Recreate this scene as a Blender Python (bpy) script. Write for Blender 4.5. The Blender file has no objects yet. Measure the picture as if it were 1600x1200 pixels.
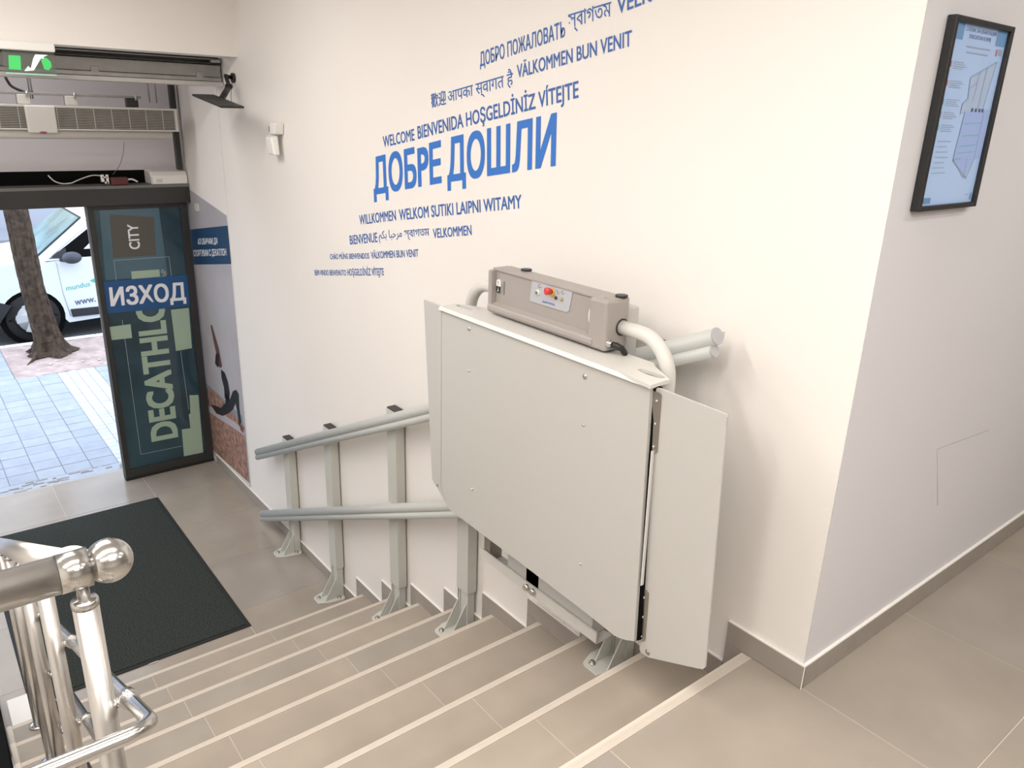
import bpy, bmesh, math, random
from mathutils import Vector as V, Matrix
random.seed(4)
PI = math.pi
S = bpy.context.scene
COL = S.collection
# ------------------------------------------------------------------ camera
CAM = V((0.8746, -1.77893, 1.50065))
RT = V((0.617026, 0.786349, 0.030575)); UP = V((-0.27608, 0.179922, 0.944144)); DR = V((-0.736925, 0.591002, -0.328112))
F = 1209.55
cd = bpy.data.cameras.new('camera'); co = bpy.data.objects.new('camera', cd); COL.objects.link(co)
m = Matrix((RT, UP, -DR)).transposed().to_4x4(); m.translation = CAM
co.matrix_world = m
cd.sensor_fit = 'HORIZONTAL'; cd.sensor_width = 36; cd.lens = F*36/1600; cd.clip_start = .02; cd.clip_end = 200
S.camera = co
# ------------------------------------------------------------------ world, lights, exposure
w = bpy.data.worlds.new('sky'); S.world = w; w.use_nodes = True
bgn = w.node_tree.nodes['Background']; bgn.inputs[0].default_value = (.78, .87, 1, 1); bgn.inputs[1].default_value = 2.9
S.view_settings.view_transform = 'Standard'; S.view_settings.look = 'None'
S.view_settings.gamma = 1; S.view_settings.use_curve_mapping = False; S.view_settings.exposure = 0.1
def area(name, loc, sx, sy, power, col=(1, .945, .895), rot=(0, 0, 0)):
    l = bpy.data.lights.new(name, 'AREA'); l.shape = 'RECTANGLE'; l.size = sx; l.size_y = sy; l.energy = power; l.color = col
    o = bpy.data.objects.new(name, l); o.location = loc; o.rotation_euler = rot; COL.objects.link(o)
CEIL = 2.35
for (x, y, p) in [(.9, 1.1, 9), (2.1, 1.1, 9), (.2, -1.5, 15), (1.3, -1.2, 22), (2.3, -1.1, 16), (.3, -2.9, 16), (1.5, -2.9, 16),
                  (-1.3, -1.9, 20), (-2.8, -1.8, 27), (-1.5, -3.2, 14)]:
    area('tube_light', (x, y, CEIL-.03), .12, 1.5, p*1.3)
area('vestibule_fill', (-4.75, -1.5, 1.97), .3, 1.6, 9, (1, .96, .95))  # unseen fill light added to brighten the vestibule
# daylight entering through the open doorway (the sky outside, sampled as a portal)
pl = bpy.data.lights.new('door_portal', 'AREA'); pl.shape = 'RECTANGLE'; pl.size = 2.1; pl.size_y = 3.2; pl.cycles.is_portal = True
po = bpy.data.objects.new('door_portal', pl); po.location = (-5.62, -2.2, -.25); po.rotation_euler = (0, -PI/2, 0); COL.objects.link(po)

H = .147458; RUN = .312; XN = -.1814; XS = -.2506; HB = .0726; ZL = -9*H; YL = -1.767
# ------------------------------------------------------------------ materials
def mat(name, col, rough=.5, metal=0, noise=0, nscale=6, bump=0, bscale=200, coat=0, col2=None, spec=.5, emit=0, trans=0, alpha=1):
    M = bpy.data.materials.new(name); M.use_nodes = True; N = M.node_tree.nodes; L = M.node_tree.links
    b = N['Principled BSDF']; b.inputs['Roughness'].default_value = rough; b.inputs['Metallic'].default_value = metal
    b.inputs['Base Color'].default_value = (*col, 1); b.inputs['Specular IOR Level'].default_value = spec
    if coat: b.inputs['Coat Weight'].default_value = coat; b.inputs['Coat Roughness'].default_value = .04
    if emit: b.inputs['Emission Color'].default_value = (*col, 1); b.inputs['Emission Strength'].default_value = emit
    if trans: b.inputs['Transmission Weight'].default_value = trans
    if alpha < 1: b.inputs['Alpha'].default_value = alpha
    if noise or bump: tc = N.new('ShaderNodeTexCoord'); 
    if noise:
        n = N.new('ShaderNodeTexNoise'); n.inputs['Scale'].default_value = nscale; n.inputs['Detail'].default_value = 6
        g = N.new('ShaderNodeNewGeometry'); L.new(g.outputs['Position'], n.inputs['Vector'])
        r = N.new('ShaderNodeValToRGB'); r.color_ramp.elements[0].position = .3; r.color_ramp.elements[1].position = .7
        c2 = col2 or tuple(min(1, c*(1+noise)) for c in col); c1 = tuple(c*(1-noise) for c in col) if not col2 else col
        r.color_ramp.elements[0].color = (*c1, 1); r.color_ramp.elements[1].color = (*c2, 1)
        L.new(n.outputs['Fac'], r.inputs[0]); L.new(r.outputs[0], b.inputs['Base Color'])
    if bump:
        n2 = N.new('ShaderNodeTexNoise'); n2.inputs['Scale'].default_value = bscale; n2.inputs['Detail'].default_value = 3
        g2 = N.new('ShaderNodeNewGeometry'); L.new(g2.outputs['Position'], n2.inputs['Vector'])
        bp = N.new('ShaderNodeBump'); bp.inputs['Strength'].default_value = bump; bp.inputs['Distance'].default_value = .002
        L.new(n2.outputs['Fac'], bp.inputs['Height']); L.new(bp.outputs[0], b.inputs['Normal'])
    return M
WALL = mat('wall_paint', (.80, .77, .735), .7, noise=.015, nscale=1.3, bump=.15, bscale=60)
WALLR = mat('wall_paint_shaded', (.66, .655, .68), .7, noise=.015, nscale=1.3, bump=.15, bscale=60)  # same wall paint, with dimmer cooler light put into the colour
WALLV = mat('vestibule_paint_shaded', (.68, .655, .675), .8, noise=.02, nscale=2)  # white paint with the vestibule's shadow put into its colour
CEILM = mat('ceiling_paint', (.8, .78, .75), .8)
CAULK = mat('caulk', (.80, .78, .74), .6)
GROUT = mat('grout', (.60, .54, .47), .8)
TILE = [mat('floor_tile', c, .33, noise=.09, nscale=3.2, bump=.05, bscale=300) for c in ((.33, .29, .245), (.34, .298, .25), (.322, .288, .25))]
TILEL = [mat('floor_tile_lower', c, .2, noise=.09, nscale=3.2) for c in ((.33, .29, .245), (.34, .298, .25), (.322, .288, .25))]
TREAD = [mat('tread_tile', c, .42, noise=.09, nscale=3.6) for c in ((.35, .303, .252), (.362, .312, .256), (.336, .302, .257))]
SKIRT = mat('skirting_tile', (.32, .288, .255), .45, noise=.06, nscale=8)
NOSE = mat('nosing', (.56, .50, .43), .4, noise=.03, nscale=10)
CREAM = mat('cream_trim', (.62, .57, .5), .5)
BLUE = mat('blue_vinyl', (.035, .17, .56), .5)
BLUED = mat('blue_vinyl_small', (.04, .125, .40), .5)
LIFT = mat('lift_enamel', (.495, .488, .462), .38, bump=.12, bscale=900)
LIFTL = mat('lift_enamel_light', (.60, .59, .555), .35, bump=.1, bscale=900)
POST = mat('post_enamel', (.54, .54, .495), .4)
RAIL = mat('rail_aluminium', (.50, .515, .495), .42)
ENDC = mat('end_cap', (.42, .42, .44), .5)
BOXM = mat('grey_plastic', (.33, .30, .28), .38, bump=.2, bscale=700)
BOXL = mat('plate_grey', (.42, .43, .46), .4)
STEEL = mat('stainless', (.58, .575, .56), .2, metal=1)
STEELR = mat('brushed_stainless', (.60, .585, .56), .33, metal=1)
HINGE = mat('hinge_steel', (.36, .33, .29), .35, metal=.8)
BLACK = mat('black_plastic', (.012, .012, .013), .4)
MATTE = mat('matte_black', (.004, .004, .004), .9, spec=.1)
RED = mat('red_button', (.62, .03, .03), .3, coat=.5)
YEL = mat('yellow_ring', (.75, .42, .04), .4)
OLIVE = mat('olive_button', (.40, .33, .12), .4)
MAROON = mat('maroon_button', (.08, .03, .03), .4)
GREEN = mat('green_button', (.12, .22, .15), .4)
WHITE = mat('white_plastic', (.78, .77, .74), .4)
OFFWHITE = mat('off_white', (.60, .575, .53), .5)  # off-white shared by covers, tags, cables and the air curtain
VINYLW = mat('white_vinyl', (.78, .80, .84), .5)
DARKF = mat('dark_aluminium', (.028, .028, .027), .4)
ALU = mat('aluminium', (.45, .47, .47), .35, metal=.7)
CARPET = mat('carpet', (.035, .041, .037), .95, noise=.5, nscale=120, bump=.8, bscale=900, spec=.15)
RUBBER = mat('rubber', (.008, .008, .008), .7)
TEAL = mat('door_vinyl_teal', (.012, .045, .065), .3, coat=.7, noise=.35, nscale=2.5)
TEAL2 = mat('door_vinyl_blue', (.045, .11, .155), .3, coat=.7)
BROWN = mat('brown_vinyl', (.065, .060, .048), .3, coat=.5)
MINT = mat('mint_vinyl', (.33, .44, .34), .4, coat=.3)
SIGNB = mat('sign_blue', (.012, .075, .22), .5)
SIGNB2 = mat('banner_blue', (.006, .045, .12), .5)
LINE = mat('pale_line', (.3, .4, .42), .5)
GREENS = mat('exit_green', (.05, .50, .12), .4, emit=.35)
ACRYL = mat('acrylic', (.55, .60, .55), .08, trans=.9)
SHUT = mat('shutter_metal', (.30, .295, .28), .45, metal=.3, noise=.1, nscale=14)
def dirty_grille(): return mat('grille_wire', (.52, .50, .44), .5)
GRW = dirty_grille()
GRD = mat('grille_dark', (.09, .08, .07), .8, noise=.3, nscale=20)
CARW = mat('car_paint', (.70, .76, .80), .25, coat=.6)
CARG = mat('car_glass', (.16, .27, .31), .25, coat=0, noise=.5, nscale=2.2)
CARD = mat('car_trim', (.02, .022, .028), .55)
TYRE = mat('tyre', (.012, .012, .013), .8)
HUB = mat('hubcap', (.5, .52, .54), .35)
ASPH = mat('asphalt', (.10, .10, .105), .9, noise=.2, nscale=30)
PAVE = [mat('paving_slab', c, .8, noise=.07, nscale=9, bump=.3, bscale=200) for c in ((.33, .37, .44), (.35, .39, .455), (.315, .355, .43))]
SETT = [mat('paving_sett', c, .8, noise=.05, nscale=9) for c in ((.47, .50, .53), (.50, .53, .55))]
PAVEJ = mat('paving_joint', (.27, .29, .33), .9)
DIRT = mat('bare_soil', (.42, .33, .31), .95, noise=.25, nscale=7, bump=.6, bscale=60)
CURB = mat('kerb_paint', (.85, .86, .84), .6)
CURBS = mat('kerb_stone', (.25, .22, .2), .8)
BARK = mat('bark', (.020, .012, .007), .95, noise=.7, nscale=16, bump=1, bscale=60, col2=(.085, .058, .038))
PAPER = mat('plan_paper_daylit', (.42, .60, .92), .35, coat=.4)  # white paper with reflected blue daylight put into its colour

# ------------------------------------------------------------------ helpers
def ray(px, py): return DR + RT*((px-800)/F) - UP*((py-600)/F)
def on(px, py, ax, v):
    """world point on the axis plane (ax = v) of a real surface"""
    r = ray(px, py); return CAM + r*((v-CAM[ax])/r[ax])
def onp(px, py, p, n):
    r = ray(px, py); n = V(n); return CAM + r*((V(p)-CAM).dot(n)/r.dot(n))
ORG = {}
def setp(o, label=None, cat=None, group=None, kind=None):
    for k, v in (('label', label), ('category', cat), ('group', group), ('kind', kind)):
        if v: o[k] = v
    return o
def empty(name, loc, label=None, cat=None, group=None, kind=None):
    o = bpy.data.objects.new(name, None); o.location = loc; COL.objects.link(o); ORG[o.name] = V(loc)
    o.empty_display_size = .05
    return setp(o, label, cat, group, kind)
def link(name, me, M, parent, org, label=None, cat=None, group=None, kind=None):
    me.materials.clear()
    for mm in (M if isinstance(M, (list, tuple)) else [M]): me.materials.append(mm)
    o = bpy.data.objects.new(name, me); COL.objects.link(o)
    if parent is None: o.location = org; ORG[o.name] = V(org)
    else: o.parent = parent; ORG[o.name] = ORG[parent.name]
    return setp(o, label, cat, group, kind)
class B:
    """collects shapes in world coordinates, builds ONE mesh object"""
    def __init__(s): s.bm = bmesh.new(); s.sm = False
    def box(s, x, y, z, bev=0, seg=2, mi=0):
        x0, x1 = sorted(x); y0, y1 = sorted(y); z0, z1 = sorted(z)
        vs = [s.bm.verts.new(p) for p in ((x0,y0,z0),(x1,y0,z0),(x1,y1,z0),(x0,y1,z0),(x0,y0,z1),(x1,y0,z1),(x1,y1,z1),(x0,y1,z1))]
        fs = [s.bm.faces.new([vs[i] for i in f]) for f in ((0,3,2,1),(4,5,6,7),(0,1,5,4),(1,2,6,5),(2,3,7,6),(3,0,4,7))]
        for f in fs: f.material_index = mi
        if bev:
            es = list({e for f in fs for e in f.edges}); bmesh.ops.bevel(s.bm, geom=es, offset=bev, segments=seg, affect='EDGES', profile=.5)
        return s
    def prism(s, pts, off, bev=0, seg=2, mi=0):
        pts = [V(p) for p in pts]; off = V(off)
        a = [s.bm.verts.new(p) for p in pts]; b = [s.bm.verts.new(p+off) for p in pts]; n = len(pts)
        fs = [s.bm.faces.new(a[::-1]), s.bm.faces.new(b)] + [s.bm.faces.new((a[i], a[(i+1) % n], b[(i+1) % n], b[i])) for i in range(n)]
        for f in fs: f.material_index = mi
        if bev:
            es = list({e for f in fs for e in f.edges}); bmesh.ops.bevel(s.bm, geom=es, offset=bev, segments=seg, affect='EDGES', profile=.5)
        return s
    def face(s, pts, mi=0):
        f = s.bm.faces.new([s.bm.verts.new(V(p)) for p in pts]); f.material_index = mi; return s
    def hexa(s, p, mi=0, bev=0):
        vs = [s.bm.verts.new(V(q)) for q in p]
        fs = [s.bm.faces.new([vs[i] for i in f]) for f in ((0,3,2,1),(4,5,6,7),(0,1,5,4),(1,2,6,5),(2,3,7,6),(3,0,4,7))]
        for f in fs: f.material_index = mi
        if bev: bmesh.ops.bevel(s.bm, geom=list({e for f in fs for e in f.edges}), offset=bev, segments=2, affect='EDGES', profile=.5)
        return s
    def tube(s, pts, r, n=20, cap=True, mi=0):
        pts = [V(p) for p in pts]; rr = r if isinstance(r, (list, tuple)) else [r]*len(pts)
        t0 = (pts[1]-pts[0]).normalized(); a = V((0, 0, 1)) if abs(t0.z) < .9 else V((1, 0, 0)); u = t0.cross(a).normalized(); rings = []
        for i, p in enumerate(pts):
            t = (pts[min(i+1, len(pts)-1)]-pts[max(i-1, 0)]).normalized(); u = (u-t*u.dot(t)).normalized(); v = t.cross(u)
            rings.append([s.bm.verts.new(p+(u*math.cos(2*PI*k/n)+v*math.sin(2*PI*k/n))*rr[i]) for k in range(n)])
        for q in range(len(rings)-1):
            for k in range(n):
                f = s.bm.faces.new((rings[q][k], rings[q][(k+1) % n], rings[q+1][(k+1) % n], rings[q+1][k])); f.smooth = True; f.material_index = mi
        if cap:
            for R_, rev in ((rings[0], True), (rings[-1], False)):
                f = s.bm.faces.new(R_[::-1] if rev else R_); f.material_index = mi
        return s
    def cyl(s, p0, p1, r, r2=None, n=20, mi=0): return s.tube([p0, p1], [r, r if r2 is None else r2], n, mi=mi)
    def lathe(s, c, ax, prof, n=28, mi=0):
        c = V(c); ax = V(ax).normalized(); return s.tube([c+ax*h for h, r in prof], [max(r, 1e-4) for h, r in prof], n, mi=mi)
    def sphere(s, c, r, sc=(1, 1, 1), n=32, mi=0):
        g = bmesh.ops.create_uvsphere(s.bm, u_segments=n, v_segments=n//2, radius=r, matrix=Matrix.Translation(V(c)) @ Matrix.Diagonal((*sc, 1)))
        for v in g['verts']:
            for f in v.link_faces: f.smooth = True; f.material_index = mi
        return s
    def build(s, name, M, parent=None, label=None, cat=None, group=None, kind=None):
        bmesh.ops.recalc_face_normals(s.bm, faces=s.bm.faces)
        if parent is None:
            lo = [min(v.co[i] for v in s.bm.verts) for i in range(3)]; hi = [max(v.co[i] for v in s.bm.verts) for i in range(3)]
            org = V(((lo[0]+hi[0])/2, (lo[1]+hi[1])/2, lo[2]))
        else: org = ORG[parent.name]
        for v in s.bm.verts: v.co -= org
        me = bpy.data.meshes.new(name); s.bm.to_mesh(me); s.bm.free()
        return link(name, me, M, parent, org, label, cat, group, kind)
def rrect(c, u, v, w, h, r, n=5):
    c = V(c); u = V(u).normalized(); v = V(v).normalized(); out = []
    for sx, sy, a0 in ((1, 1, 0), (-1, 1, 90), (-1, -1, 180), (1, -1, 270)):
        for k in range(n+1):
            a = math.radians(a0+90*k/n); out.append(c+u*(sx*(w/2-r)+r*math.cos(a))+v*(sy*(h/2-r)+r*math.sin(a)))
    return out
_tc = {}
def text_verts(s, bold, cap_of='H'):
    c = bpy.data.curves.new('text', 'FONT'); c.body = s; c.resolution_u = 3
    o = bpy.data.objects.new('text', c); COL.objects.link(o); bpy.context.view_layer.update()
    me = bpy.data.meshes.new_from_object(o.evaluated_get(bpy.context.evaluated_depsgraph_get()))
    vs = [v.co.copy() for v in me.vertices]; fs = [tuple(p.vertices) for p in me.polygons]
    bpy.data.objects.remove(o); bpy.data.curves.remove(c); bpy.data.meshes.remove(me)
    if bold:
        n0 = len(vs); base = list(vs); bf = list(fs); vs = []; fs = []
        for i, (dx, dy) in enumerate(((0, 0), (-1, -.7), (1, .7), (-1, .7), (1, -.7), (0, .7), (0, -.7))):
            vs += [V((v.x+dx*bold, v.y+dy*bold, i*1.0)) for v in base]; fs += [tuple(k+n0*i for k in f) for f in bf]
    return vs, fs
def text(name, s, bl, br, up, M, parent, bold=0.0, cap=.727, base0=0.0, **kw):
    """lettering laid from bl to br (world), cap height vector up (world)"""
    vs, fs = text_verts(s, bold); bl = V(bl); br = V(br); up = V(up)
    x0 = min(v.x for v in vs); x1 = max(v.x for v in vs)
    if cap is None: y0 = min(v.y for v in vs); y1 = max(v.y for v in vs)
    else: y0 = base0; y1 = cap
    bm = bmesh.new()
    nrm = (br-bl).cross(up).normalized()
    bv = [bm.verts.new(bl+(br-bl)*((v.x-x0)/(x1-x0))+up*((v.y-y0)/(y1-y0))+nrm*(v.z*.00004)) for v in vs]
    for f in fs:
        try: bm.faces.new([bv[i] for i in f])
        except ValueError: pass
    b = B(); b.bm.free(); b.bm = bm
    return b.build(name, M, parent, **kw)
def unitbox(name, sx, sy, sz, M, bev=0):
    """shared mesh, origin at lower corner"""
    b = B().box((0, sx), (0, sy), (0, sz), bev, 1); me = bpy.data.meshes.new(name); bmesh.ops.recalc_face_normals(b.bm, faces=b.bm.faces); b.bm.to_mesh(me); b.bm.free(); me.materials.append(M); return me
_mc = {}
def piece(name, x, y, z, M, parent, bev=0.0012):
    """one tile / slab: its own object, mesh shared between alike sizes"""
    x0, x1 = sorted(x); y0, y1 = sorted(y); z0, z1 = sorted(z)
    k = (round(x1-x0, 4), round(y1-y0, 4), round(z1-z0, 4), M.name)
    if k not in _mc: _mc[k] = unitbox(name, x1-x0, y1-y0, z1-z0, M, bev)
    o = bpy.data.objects.new(name, _mc[k]); COL.objects.link(o); o.parent = parent; o.location = V((x0, y0, z0))-ORG[parent.name]; ORG[o.name] = ORG[parent.name]
    return o
G = .0028
# ================================================================== STRUCTURE
# floors: grout slab + tiles as parts
fl = B().box((-.19, 4.2), (-4.2, 4.2), (-.12, -.0016)).build('floor', GROUT, kind='structure')
def cut(a0, a1, joints):
    js = [a0]+sorted(j for j in joints if a0+.02 < j < a1-.02)+[a1]; return list(zip(js[:-1], js[1:]))
xj = [-.172+.605*k for k in range(1, 8)]; yj = [-4.2+.6*k for k in range(0, 15)]
for (xa, xb) in cut(-.155, 1.64, [.433, 1.038]):
    for (ya, yb) in cut(-3.0, 2.4, yj):
        if xb <= .01: pass
        if xa < 0 and ya >= -.001: continue
        if xa < 0 and False: pass
        x0 = xa
        piece('floor_tile', (x0+G/2, xb-G/2), (ya+G/2, min(yb, 2.4)-G/2), (-.0018, 0), random.choice(TILE), fl, .0006)
for (ya, yb) in cut(0, 2.4, yj):
    piece('floor_tile', (.0+G/2, .433-G/2), (ya+G/2, yb-G/2), (-.0018, 0), random.choice(TILE), fl, .0006)
B().box((1.64, 4.2), (-4.2, 4.2), (-.0018, -.0003)).build('floor_plain', TILE[0], fl)
low = B().box((-5.56, -2.66), (-4.2, .0), (ZL-.12, ZL-.0016)).box((-2.66, -.19), (-4.2, -1.86), (ZL-.12, ZL-.0016)).build('floor', GROUT, kind='structure')
for (xa, xb) in cut(-5.55, -2.669, [-5.53, -4.93, -4.33, -3.73, -3.13]):
    for (ya, yb) in cut(-3.6, -.0, [-.58-.6*k for k in range(6)]):
        piece('floor_tile', (xa+G/2, xb-G/2), (ya+G/2, yb-G/2), (ZL-.0018, ZL), random.choice(TILEL), low, .0006)
# stairs
st = B()
prof = [(-.19, -.12-H*0)]
for k in range(0, 9):
    x = XN-k*RUN+.012; st.box((x, x+RUN+.0 if k else x+.02), (YL, 0), (-(k+1)*H, -k*H-.0022))
stair = st.build('stairs', GROUT, None, kind='structure')
for k in range(0, 9):
    xn = XN-k*RUN; z = -k*H
    xr = xn+RUN if k else xn
    # nosing strip with a rounded front and a shallow groove
    prn = [(xn, z-.012), (xn, z-.003), (xn+.003, z), (xn+.010, z), (xn+.011, z-.0008), (xn+.0125, z), (xn+.026, z), (xn+.026, z-.012)]
    B().prism([(a, YL, b) for a, b in prn], (0, -YL-.009, 0)).build('nosing_strip', NOSE, stair)
    if k:
        jo = .03*((k % 3)-1)
        for (ya, yb) in cut(YL, -.0085, [-.575, -1.175]):
            piece('tread_tile', (xn+.0265, xr+.010), (ya+G/2, yb-G/2), (z-.0024, z-.0004), random.choice(TREAD), stair, .0005)
    for (ya, yb) in cut(YL, -.0085, [-.575, -1.175]):
        piece('riser_tile', (xn+.004, xn+.012), (ya+G/2, yb-G/2), (-(k+1)*H+.0005, z-.0125), TREAD[1], stair, .0008)
    B().box((xn-.002, xr), (YL-.022, YL-.0005), (z-H-.06, z+.002), .002).build('edge_strip', CREAM, stair)
B().box((XN+.0265, -.1555), (-3.0, -.009), (-.0028, -.0003)).build('floor_strip', TREAD[0], stair)
# side of the stair opening (black panel)
pp = [(.0, .03), (-.25, -.02), (-2.9, -2.9*.4727+.1), (-3.12, ZL+.03), (-3.16, ZL), (0, ZL)]
B().prism([(a, -1.86, b) for a, b in pp], (0, .066, 0), .012).build('side_panel', MATTE, None, 'black side panel running down along the open left end of the stairs', 'panel')
B().box((-.13, 0), (-4.2, -1.865), (ZL, -.121)).build('wall_landing', WALL, None, kind='structure')
B().box((-3.05, -2.70), (-1.765, -1.63), (ZL, ZL+.022), .003).build('plinth_block', WHITE, None, 'low white block on the lower floor at the left foot of the stairs', 'block')
# walls
wf = B().box((-4.455, -.0), (0, .2), (ZL-.12, CEIL+.1)).build('wall_front', WALL, kind='structure')
B().box((-5.56, -4.4605), (.0, .2), (ZL-.12, CEIL+.1)).build('wall_vestibule', WALL, kind='structure')
B().box((-4.4605, -4.455), (.006, .2), (ZL-.12, CEIL+.1)).build('wall_groove', SKIRT, kind='structure')
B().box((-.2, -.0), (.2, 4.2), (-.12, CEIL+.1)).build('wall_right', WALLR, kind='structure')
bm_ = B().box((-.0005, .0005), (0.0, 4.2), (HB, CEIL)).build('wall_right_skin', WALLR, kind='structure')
B().box((-5.56, 4.2), (-4.4, -4.2), (ZL, CEIL+.1)).build('wall_left', WALL, kind='structure')
B().box((4.2, 4.4), (-4.4, 4.4), (-.12, CEIL+.1)).build('wall_rear', WALL, kind='structure')
B().box((-.2, 4.4), (4.2, 4.4), (-.12, CEIL+.1)).build('wall_far', WALL, kind='structure')
B().box((-4.3, 4.4), (-4.4, 4.4), (CEIL, CEIL+.1)).build('ceiling', CEILM, kind='structure')
B().box((-5.62, -5.46), (-4.4, .0), (.94, CEIL)).build('wall_back', WALLV, kind='structure')
B().box((-5.62, -4.3), (-4.4, .2), (2.0, 2.08)).build('ceiling_vestibule', WALLV, kind='structure')
B().box((-4.24, -4.04), (-4.2, 0), (1.775, CEIL)).build('beam', WALL, kind='structure')
B().box((-5.62, -5.46), (-4.4, -3.2), (ZL, .94)).build('wall_back_side', WALLV, kind='structure')
# skirting
bs = empty('baseboard_front', (0, 0, 0), kind='structure')
SK = .0085
for k in range(0, 9):
    xa = XS-k*RUN; xb = (XS-(k-1)*RUN if k else 0.0); z = -k*H
    piece('skirting_tile', (xa+.001, xb-.001 if k else SK), (-SK, 0), (z+.001, z+HB), SKIRT, bs, .0008)
    piece('skirting_tile', (xa+.001, XN-k*RUN+.012), (-SK, 0), (z-H+HB, z), SKIRT, bs, .0008) if True else None
    B().box((xa, xb if k else SK), (-SK-.001, 0), (z+HB, z+HB+.006), .0015).build('caulk_line', CAULK, bs)
    piece('skirting_tile', (XN-k*RUN, XN-k*RUN+.012), (-SK, 0), (z-H, z-H+HB), SKIRT, bs, .0008)
for (xa, xb) in cut(-5.25, XS-8*RUN, [-3.13, -3.73, -4.455, -4.93]):
    piece('skirting_tile', (xa+.0012, xb-.0012), (-SK, 0), (ZL+.001, ZL+HB), SKIRT, bs, .0008)
B().box((-5.25, XS-8*RUN), (-SK-.001, 0), (ZL+HB, ZL+HB+.006), .0015).build('caulk_line', CAULK, bs)
br_ = empty('baseboard_right', (0, 0, 0), kind='structure')
for (ya, yb) in cut(-SK, 4.2, [.6, 1.2, 1.8, 2.4, 3.0, 3.6]):
    piece('skirting_tile', (0.0006, SK), (ya+.001, yb-.001), (.001, HB), SKIRT, br_, .0008)
B().box((0, SK+.001), (-SK, 4.2), (HB, HB+.007), .0015).build('caulk_line', CAULK, br_)
B().box((SK-.001, SK+.0015), (-SK-.0015, -SK+.001), (0, HB+.006)).build('caulk_line', CAULK, br_)

# ================================================================== WALL LETTERING
wl = empty('wall_lettering', (-1.9, -.001, 1.1), 'blue vinyl welcome words in many languages slanting up the white wall', 'lettering')
def wtext(s, bl, br, H_, M, lean=-6, bold=.016, cap=.727):
    a = on(*bl, 1, -.001); b = on(*br, 1, -.001); l = math.radians(lean)
    text('lettering_line', s, a, b, (H_*math.sin(l), 0, H_*math.cos(l)), M, wl, bold, cap)
wtext('ДОБРО ПОЖАЛОВАТЬ', (750, 104), (883, 57), .047, BLUED)
wtext('স্বাগতম', (888, 44), (955, 25), .050, BLUED, bold=.002, cap=.80)
wtext('VELKOMMEN', (964, 22), (1117, -36), .045, BLUED)
wtext('歡迎', (674, 167), (697, 161), .046, BLUED, bold=.012, cap=.80)
wtext('आपका स्वागत है', (700, 160), (802, 132), .044, BLUED, bold=.002)
wtext('VÄLKOMMEN BUN VENIT', (808, 122), (987, 71), .044, BLUED)
wtext('WELCOME', (599, 230), (648, 219), .048, BLUED); wtext('BIENVENIDA HOŞGELDİNİZ VÍTEJTE', (653, 217), (904, 152), .052, BLUED)
wtext('ДОБPЕ', (584, 303), (690, 284), .157, BLUE, lean=-2, bold=.03); wtext('ДОШЛИ', (699, 283), (868, 257), .160, BLUE, lean=-2, bold=.03)
wtext('WILLKOMMEN', (562, 351), (619, 344), .047, BLUED); wtext('WELKOM SUTIKI LAIPNI WITAMY', (624, 344), (815, 325), .049, BLUED)
wtext('BIENVENUE', (547, 382), (590, 378), .046, BLUED)
wtext('ﻢﻜﺑ ﺎﺒﺣﺮﻣ', (592, 373), (628, 370), .030, BLUED, bold=.004, cap=.6)
wtext('স্বাগতম', (632, 371), (671, 368), .038, BLUED, bold=.004, cap=.80)
wtext('VELKOMMEN', (677, 372), (737, 367), .040, BLUED)
wtext('CHÀO MỪNG BIENVENIDOS', (516, 405), (577, 404), .028, BLUED); wtext('VÄLKOMMEN BUN VENIT', (580, 404), (654, 401), .034, BLUED)
wtext('BEM-VINDO BENVENUTO', (492, 430), (541, 430.5), .030, BLUED); wtext('HOŞGELDİNİZ VÍTEJTE', (543, 430.5), (600, 430), .035, BLUED)

# ================================================================== FRAMED PLAN ON THE RIGHT WALL
fr = empty('framed_plan', (0, .24, 1.313), 'black framed evacuation plan, coloured with reflected blue daylight, hanging on the white wall at right', 'picture')
FY0, FY1, FZ0, FZ1 = .098, .408, 1.316, 1.735; FT = .022
for (y, z) in (((FY0, FY0+.014), (FZ0, FZ1)), ((FY1-.014, FY1), (FZ0, FZ1)), ((FY0+.014, FY1-.014), (FZ0, FZ0+.012)), ((FY0+.014, FY1-.014), (FZ1-.012, FZ1))):
    B().box((.001, FT), y, z, .002).build('frame_bar', BLACK, fr)
B().box((.002, .012), (FY0+.01, FY1-.01), (FZ0+.01, FZ1-.01)).build('plan_sheet', PAPER, fr)
def pp_(u, v, d=.0126): return V((d, FY0+.012+u*(FY1-FY0-.024), FZ1-.012-v*(FZ1-FZ0-.024)))
DB = mat('plan_blue', (.14, .30, .55), .5); GR = mat('plan_grey', (.30, .38, .52), .5); LG = mat('plan_light', (.38, .50, .70), .5)
PR = mat('plan_red', (.50, .15, .25), .5); PG = mat('plan_green', (.15, .50, .45), .5); PB = mat('plan_room', (.33, .45, .78), .5); DK = mat('plan_dark', (.08, .12, .25), .5)
def pq(name, pts, M, d=.0126): B().face([pp_(u, v, d) for u, v in pts]).build(name, M, fr)
pq('print_corner', [(0, .0), (.19, .0), (.19, .085), (0, .085)], DB); pq('print_corner', [(.80, .0), (1, .0), (1, .085), (.80, .085)], DB)
up_ = lambda h: V((0, 0, h))
text('print_title', 'СХЕМА ЗА ЕВАКУАЦИЯ', pp_(.22, .035), pp_(.78, .035), up_(.0085), DK, fr)
text('print_title', 'EVACUATION SCHEME', pp_(.30, .07), pp_(.70, .07), up_(.0085), DK, fr)
for v_, a, b_ in ((.11, .28, .72), (.14, .3, .7)): pq('print_line', [(a, v_), (b_, v_), (b_, v_+.008), (a, v_+.008)], GR)
pq('print_mark', [(.84, .105), (.87, .105), (.87, .14), (.84, .14)], PR); pq('print_mark', [(.89, .10), (.96, .10), (.96, .135), (.89, .135)], GR)
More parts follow.
